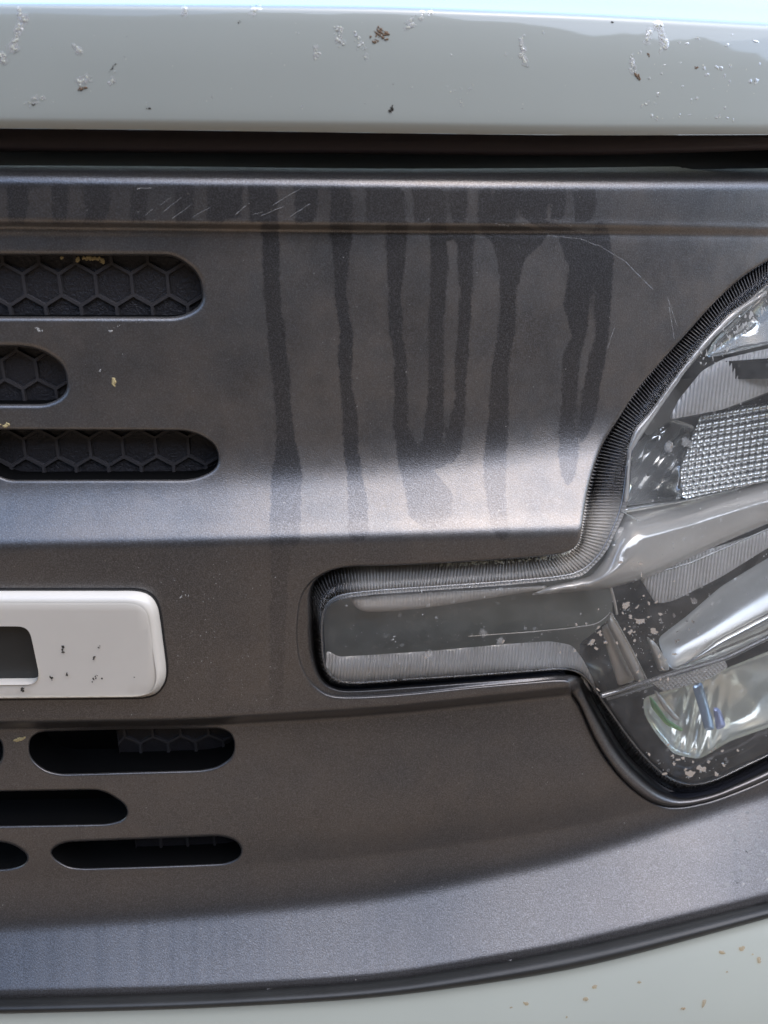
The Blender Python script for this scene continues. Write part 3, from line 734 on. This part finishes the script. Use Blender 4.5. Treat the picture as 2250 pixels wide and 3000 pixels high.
def tube2(name, pts, rad, rec, mat, n=8, parent=head):
    P = smoothp(dens(pts, 14, False), 3, False); C3 = place(P[:, 0], P[:, 1], LF.y(P[:, 0], P[:, 1])+rec)
    Vv = []; Fc = []
    for i, c in enumerate(C3):
        t = C3[min(i+1, len(C3)-1)]-C3[max(i-1, 0)]; t /= np.linalg.norm(t); a = np.cross(t, [0, 1, 0]); a /= np.linalg.norm(a); b = np.cross(t, a)
        for k in range(n): Vv.append(tuple(c+rad*(a*math.cos(2*math.pi*k/n)+b*math.sin(2*math.pi*k/n))))
    for i in range(len(C3)-1):
        for k in range(n): l = (k+1) % n; Fc.append((i*n+k, i*n+l, (i+1)*n+l, (i+1)*n+k))
    return mesh(name, Vv, Fc, mat, parent)
M['edge'] = clear('lens_edge', 4.0, (.9, .9, .9), .1, .10, 1.5)
tube2('guide_edge', r3([(-420,745),(0,715),(270,690),(480,660),(565,580)]), .0003, .004, M['satin'])
tube2('spike_edge', r3([(565,580),(690,800),(815,1050)]), .0009, .003, M['chrome'])
tube2('bezel_line', r1([(350,2110),(700,2035),(1100,1940),(1475,1790),(1900,1640)]), .0007, .006, M['chrome'])
tube2('bezel_line', r1([(420,1860),(640,1990),(1000,1900),(1475,1700)]), .0004, .006, M['chrome'])
tube2('bezel_line', r1([(320,2400),(900,2240),(1475,1990),(1900,1830)]), .0006, .008, M['chrome'])
tube2('bezel_line', r3([(560,380),(590,480),(610,590)]), .0008, .006, M['satin'])
tube2('lens_ridge', r3([(500,1158),(560,1142),(850,1050),(1380,890),(1659,750),(2100,540)]), .0016, -.004, M['edge'])
tube2('lens_ridge', r3([(540,1180),(600,1166),(860,1080)]), .0009, -.003, M['edge'])
tube2('lens_edge_line', [tuple(p) for p in Is[idx(1746,1350):idx(1180,2009):20]], .0006, -.001, M['edge'])
tube2('lens_edge_line', [tuple(p) for p in Is[idx(1180,2009):nL-1:20]], .0005, -.001, M['edge'])

# ------------------------------------------------------------------ residue on the paint, panel and lens
M['white_spl'] = simple('dried_pale_residue', (.60, .60, .50), .7, .3, grain=.5, gscale=500)
M['brown_spl'] = simple('dried_brown_residue', (.20, .13, .08), .7, .3, grain=.5, gscale=500)
M['tan_spl'] = clear('tan_dirt', 1, (.86, .72, .52), .4, .12, 1.4)
M['yellow_spl'] = simple('dried_yellow_residue', (.50, .40, .20), .7, .3, grain=.5, gscale=500)
M['dark_spl'] = simple('dark_grit', (.05, .045, .035), .8, .3)
M['drop'] = simple('mineral_spot', (.42, .41, .38), .6, .3)
M['spot'] = clear('mineral_film', 1, (.98, .98, .98), .2, .15, 1.5)
def blobs(name, spec, fld, mat, thick=.00035, parent=car):
    Vv, Fc = [], []
    for (x, y, rx, ry, ang) in spec:
        n = 9; c, s = math.cos(ang), math.sin(ang); b0 = len(Vv)
        Y0 = float(fld(x, y)); ctr = place(x, y, Y0-thick*min(1.0, rx/5)); Vv.append(tuple(ctr))
        for f, h in ((.6, .8), (1, 0)):
            for k in range(n):
                a = 2*math.pi*k/n; w_ = f*random.uniform(.55, 1.4); u, v = rx*w_*math.cos(a), ry*w_*math.sin(a); X, Yp = x+u*c-v*s, y+u*s+v*c
                Vv.append(tuple(place(X, Yp, float(fld(X, Yp))-thick*h*min(1.0, rx/5)-.00006)))
        for k in range(n):
            l = (k+1) % n; Fc.append((b0, b0+1+k, b0+1+l)); Fc.append((b0+1+k, b0+1+n+k, b0+1+n+l, b0+1+l))
    o = mesh(name, Vv, Fc, mat, parent); o['kind'] = 'stuff'; return o
def smear(pts, n, w0, w1, jit):
    out = []; P = dens(pts, 4, False)
    for _ in range(n):
        p = P[random.randrange(len(P))]; r = random.uniform(w0, w1); out.append((p[0]+random.gauss(0, jit), p[1]+random.gauss(0, jit), r, r*random.uniform(.4, 1), random.uniform(0, 3)))
    return out
hf = HF.y
k = .678
pale = smear([(82*k+0, 45*k), (75, 62), (52, 78), (48, 110), (38, 145)], 60, 2, 6, 3) + smear([(0, 160), (12, 180)], 16, 2, 6, 4) + smear([(228, 130), (232, 150)], 12, 2, 5, 5) \
  + smear([(230, 240), (265, 225)], 16, 1.5, 5, 5)+smear([(325, 245), (330, 235)], 8, 2, 4, 4)+smear([(120, 285), (80, 298)], 16, 1.5, 4, 7)+smear([(540, 45), (545, 25)], 12, 2, 5, 3)+smear([(742, 35), (760, 15)], 14, 2, 5, 3) \
  + smear([(928, 140), (922, 178)], 16, 1.5, 4, 3)+smear([(990, 70), (995, 130)], 26, 1.5, 5, 6)+smear([(1035, 100), (1075, 150)], 20, 1, 4, 8)+smear([(1190, 85), (1215, 55), (1265, 35)], 22, 1.5, 5, 4) \
  + smear([(1530, 110), (1527, 165), (1540, 185)], 36, 1.2, 4.5, 3)+smear([(1905, 85), (1895, 120)], 16, 1.5, 5, 3)+smear([(1930, 72), (1940, 110), (1950, 130), (1940, 150)], 50, 1.5, 5, 4)+smear([(1850, 155), (1855, 200), (1865, 220)], 22, 1.2, 4, 3) \
  + smear([(1340, 290), (1360, 305)], 8, 1, 2.5, 2)+smear([(1315, 270), (1380, 255)], 8, 1, 2.5, 4)
for _ in range(46): pale.append((random.uniform(0, 1700), random.uniform(60, 340), random.uniform(.8, 2), random.uniform(.8, 2), 0))
for _ in range(55): pale.append((random.uniform(1850, 2250), random.uniform(100, 355), random.uniform(.8, 4), random.uniform(.8, 3), random.uniform(0, 3)))
film_b = [(p[0]+random.gauss(0, 3), p[1]+random.gauss(0, 5), p[2]*random.uniform(1.5, 2.6), p[3]*random.uniform(1.5, 3.2), p[4]) for p in pale if p[2] > 1.5]
blobs('splatter_film', film_b, hf, M['scuff'], .00008)
pale = [p for p in pale if random.random() < .72]
blobs('dried_splatter', pale, hf, M['white_spl'], .0002)
brown = smear([(235, 262), (245, 258)], 10, 2, 6, 3)+smear([(1100, 120), (1115, 85)], 26, 1.5, 5, 6)+smear([(1130, 100)], 10, 2, 7, 5)+smear([(1862, 215), (1873, 228)], 16, 2, 5, 3)+smear([(1900, 160), (1900, 165)], 6, 1, 3, 2)+smear([(2040, 197)], 6, 1, 4, 2)
blobs('brown_splatter', brown, hf, M['brown_spl'])
blobs('dark_grit', smear([(1148, 315), (1148, 320)], 10, 2, 6, 3)+smear([(1795, 65)], 4, 1.5, 4, 1)+smear([(97, 307)], 4, 1.5, 3, 2)+smear([(435, 315)], 4, 1.5, 3, 2)+smear([(700, 65)], 3, 1.5, 3, 2)+smear([(322, 210), (340, 185)], 10, 1, 2.5, 1), hf, M['dark_spl'])
pf = PF.y
blobs('yellow_splatter', smear([(332, 1113), (335, 1130)], 18, 2, 6, 3)+smear([(45, 2168), (65, 2165)], 16, 2, 6, 3)+smear([(5, 1244), (25, 1250)], 8, 2, 5, 3), pf, M['yellow_spl'])
def ins_y(rec, cpx, cpy):
    yb = float(PF.y(cpx, cpy))+rec; return lambda x, y: yb-.0005
blobs('yellow_splatter', smear([(245, 755), (275, 757), (302, 762), (300, 768)], 60, 2, 5, 2)+smear([(226, 757), (230, 762)], 16, 2, 6, 2)+smear([(180, 755)], 8, 2, 5, 2), lambda x, y: float(PF.y(228, 834))+.0080+float(bend(np.array((x-1125)*.00018))-bend(np.array((228-1125)*.00018))), M['yellow_spl'])
scr_ = []
def scratch(x0, y0, x1, y1, w=1.0, n=5):
    for i in range(n):
        t = (i+.5)/n; scr_.append((x0+(x1-x0)*t, y0+(y1-y0)*t+random.uniform(-1, 1), math.hypot(x1-x0, y1-y0)/n*.62, w, math.atan2(y1-y0, x1-x0)))
for a in [(402, 553, 443, 550, 1.4), (402, 556, 412, 548, 1), (425, 632, 448, 612, 1), (480, 620, 530, 580, 1), (505, 640, 560, 600, 1), (565, 635, 615, 608, 1), (690, 628, 720, 603, 1.6), (765, 632, 830, 605, 1.2), (800, 600, 880, 553, 1), (740, 630, 770, 620, 1),
          (850, 634, 910, 596, 1), (470, 600, 500, 578, .8), (1450, 655, 1490, 662, 1), (1600, 690, 1700, 700, .9), (1700, 700, 1760, 722, .9), (1760, 722, 1830, 765, .9), (1830, 765, 1915, 850, .9), (1780, 1020, 1800, 960, .8), (1955, 870, 1985, 960, .9), (1960, 900, 1975, 990, 1.1)]: scratch(*a[:4], w=a[4])
blobs('pale_scratches', scr_, pf, M['scuff'], .00005)
crust = smear([(1290, 1656), (1400, 1648), (1500, 1645), (1640, 1630), (1690, 1600)], 130, 1, 4.5, 3)
blobs('pale_crust', crust, lambda x, y: float(LF.y(x, y))+.006, M['white_spl'])
dk = [(random.uniform(2120, 2250), random.uniform(2370, 2620), random.uniform(2, 7), random.uniform(2, 6), random.uniform(0, 3)) for _ in range(70)]
blobs('dark_water_marks', [d for d in dk if d[1] < 2600-(d[0]-2120)*.1], pf, M['wet'], .00002)
pw = smear([(105, 963), (120, 968)], 10, 1.5, 5, 3)+smear([(325, 970), (322, 972)], 4, 2, 4, 2)+smear([(469, 945), (300, 955)], 10, 1, 3, 6)+smear([(292, 1087)], 4, 1.5, 3.5, 2)+smear([(550, 1742), (530, 1750)], 8, 1, 4, 2)
for _ in range(260): pw.append((random.uniform(0, 2000), random.choice([random.uniform(560, 1250), random.uniform(1620, 2900), random.uniform(1620, 2100)]), random.uniform(.6, 1.7), random.uniform(.6, 1.7), 0))
for _ in range(90): pw.append((random.uniform(400, 800), random.uniform(1640, 2100), random.uniform(.6, 2.2), random.uniform(.6, 1.2), random.uniform(0, 3)))
pw = [b for b in pw if not inside(hole_head, np.array([[b[0], b[1]]]))[0] and not (b[0] < 510 and 1715 < b[1] < 2065) and not any(inside(offset(P, 12), np.array([[b[0], b[1]]]))[0] for P in SL.values())]
blobs('pale_specks', pw, pf, M['drop'], .0002)
lt = lambda x, y: float(PF.y(x, y))-lf-.0006
blobs('dark_grit', smear([(183, 1894), (186, 1945)], 5, 1.5, 5, 2)+smear([(275, 1927)], 5, 2, 5, 2)+smear([(150, 1985), (152, 1992)], 6, 1, 4, 2)+smear([(60, 2018), (68, 2022)], 10, 1.5, 5, 2)+smear([(285, 1978), (268, 1995)], 8, 1, 3, 2)+smear([(298, 1988)], 4, 1, 3, 1)+smear([(393, 1984)], 2, 1, 2, 1)+smear([(196, 1975)], 5, 1.5, 4, 2)+smear([(290, 1895)], 4, 1, 3, 2)+smear([(360, 1832)], 2, 1, 2, 1), lt, M['dark_spl'])
bump_y = lambda x, y: float(BF.y(x, y)-(BF.y(x, sint(x, te))-(ytrim(x)-.0095))+.0025)-.0003
blobs('tan_dirt_spots', [(2175, 2778, 9, 7, 0), (2116, 2790, 8, 6, .3), (2225, 2812, 7, 8, 0), (1718, 2928, 11, 8, 0), (1741, 2892, 9, 6, 0), (1540, 2940, 8, 5, .4), (1497, 2952, 4, 3, 0), (2062, 2938, 5, 14, .4), (2000, 2955, 8, 4, 0), (1872, 2878, 6, 4, 0), (2130, 2847, 3, 3, 0), (2005, 2955, 5, 3, 0), (1660, 2980, 3, 3, 0), (2205, 2795, 3, 3, 0)], bump_y, M['tan_spl'], .0001)
# mineral spots on the lens
lens_y = lambda x, y: float(LF.y(x, y))-.0085
sp = []; sp2 = []
for (x, y, rx, ry) in [(1834,1776,16,12),(1877,1820,18,9),(1918,1850,14,10),(2032,1760,12,9),(1957,1310,22,26),(2010,1296,26,16),(2040,1320,14,14),(1733,1880,14,9),(1255,1920,18,16),(1465,1878,16,14),(1413,1852,14,12),(2020,2268,12,12),(2060,2255,14,9)]:
    for kk in range(3): sp2.append((x+random.uniform(-.35, .35)*rx, y+random.uniform(-.35, .35)*ry, rx*random.uniform(.45, .8), ry*random.uniform(.45, .8), random.uniform(0, 3)))
    for kk in range(7): sp.append((x+rx*random.uniform(-.8, .8), y+ry*random.uniform(.5, 1), random.uniform(.7, 1.7), random.uniform(.6, 1.2), random.uniform(0, 3)))
for _ in range(120): sp.append((random.gauss(1860, 70), random.gauss(1840, 75), random.uniform(.5, 1.9), random.uniform(.5, 1.5), random.uniform(0, 3)))
for _ in range(90): sp.append((random.uniform(1000, 1700), random.uniform(1770, 1980), random.uniform(.6, 1.8), random.uniform(.6, 1.2), random.uniform(0, 3)))
for _ in range(30): sp.append((random.gauss(2000, 80), random.gauss(2240, 35), random.uniform(.5, 1.9), random.uniform(.5, 1.5), 0))
for _ in range(60): a = random.uniform(0, 1); sp.append((2060+a*190+random.gauss(0, 20), 1070-a*180+random.gauss(0, 15), random.uniform(1, 3.5), random.uniform(2, 9), random.uniform(-.6, .6)))
sp = [s for s in sp if inside(Ib, np.array([[s[0], s[1]]]))[0]]
for _ in range(60): sp2.append((random.gauss(1880, 90), random.gauss(1840, 85), random.uniform(3, 8), random.uniform(2, 5), random.uniform(0, 3)))
for _ in range(25): sp2.append((random.gauss(2040, 90), random.gauss(2235, 30), random.uniform(3, 8), random.uniform(2, 5), random.uniform(0, 3)))
sp2 = [s for s in sp2 if inside(Ib, np.array([[s[0], s[1]]]))[0]]
blobs('mineral_spots', sp, lens_y, M['drop'], .0001, head)
blobs('water_marks', sp2, lambda x, y: lens_y(x, y)+.0002, M['spot'], .00008, head)

# ------------------------------------------------------------------ ground, and an unseen dark backdrop added for reflections in the car
M['ground'] = simple('pale_driveway', (.23, .165, .105), .85, .3, grain=.6, gscale=40, var=.25)
gm = mesh('ground', [(-60, -60, 0), (60, -60, 0), (60, 60, 0), (-60, 60, 0)], [(0, 1, 2, 3)], M['ground'], None, False); gm['kind'] = 'structure'
M['reflection_backdrop'] = simple('dark_reflection_backdrop', (.054, .036, .019), .8, .2, grain=1, gscale=8, bumpd=.2, var=.5)
hx = np.linspace(-26, 26, 220); hz = np.linspace(0, 1, 26); Vv = []
for a in hz:
    for x in hx:
        h = 4.9+.35*math.sin(x*.9)+.15*math.sin(x*3.1+1); yv = -4.6+.006*x*x-.9*math.sin(a*math.pi*.5)**3+random.uniform(-.15, .15); Vv.append((x+random.uniform(-.05, .05), yv, a*h+random.uniform(-.08, .08)*(a > 0)))
Fc = [(r*220+i, r*220+i+1, (r+1)*220+i+1, (r+1)*220+i) for r in range(25) for i in range(219)]
hd = mesh('reflection_backdrop', Vv, Fc, M['reflection_backdrop'], None, False); hd['label'] = 'unseen dark backdrop added across from the car for its reflections'; hd['category'] = 'reflection_backdrop'
print('tris', sum(len(m.polygons) for m in bpy.data.meshes), 'objs', len(bpy.data.objects))
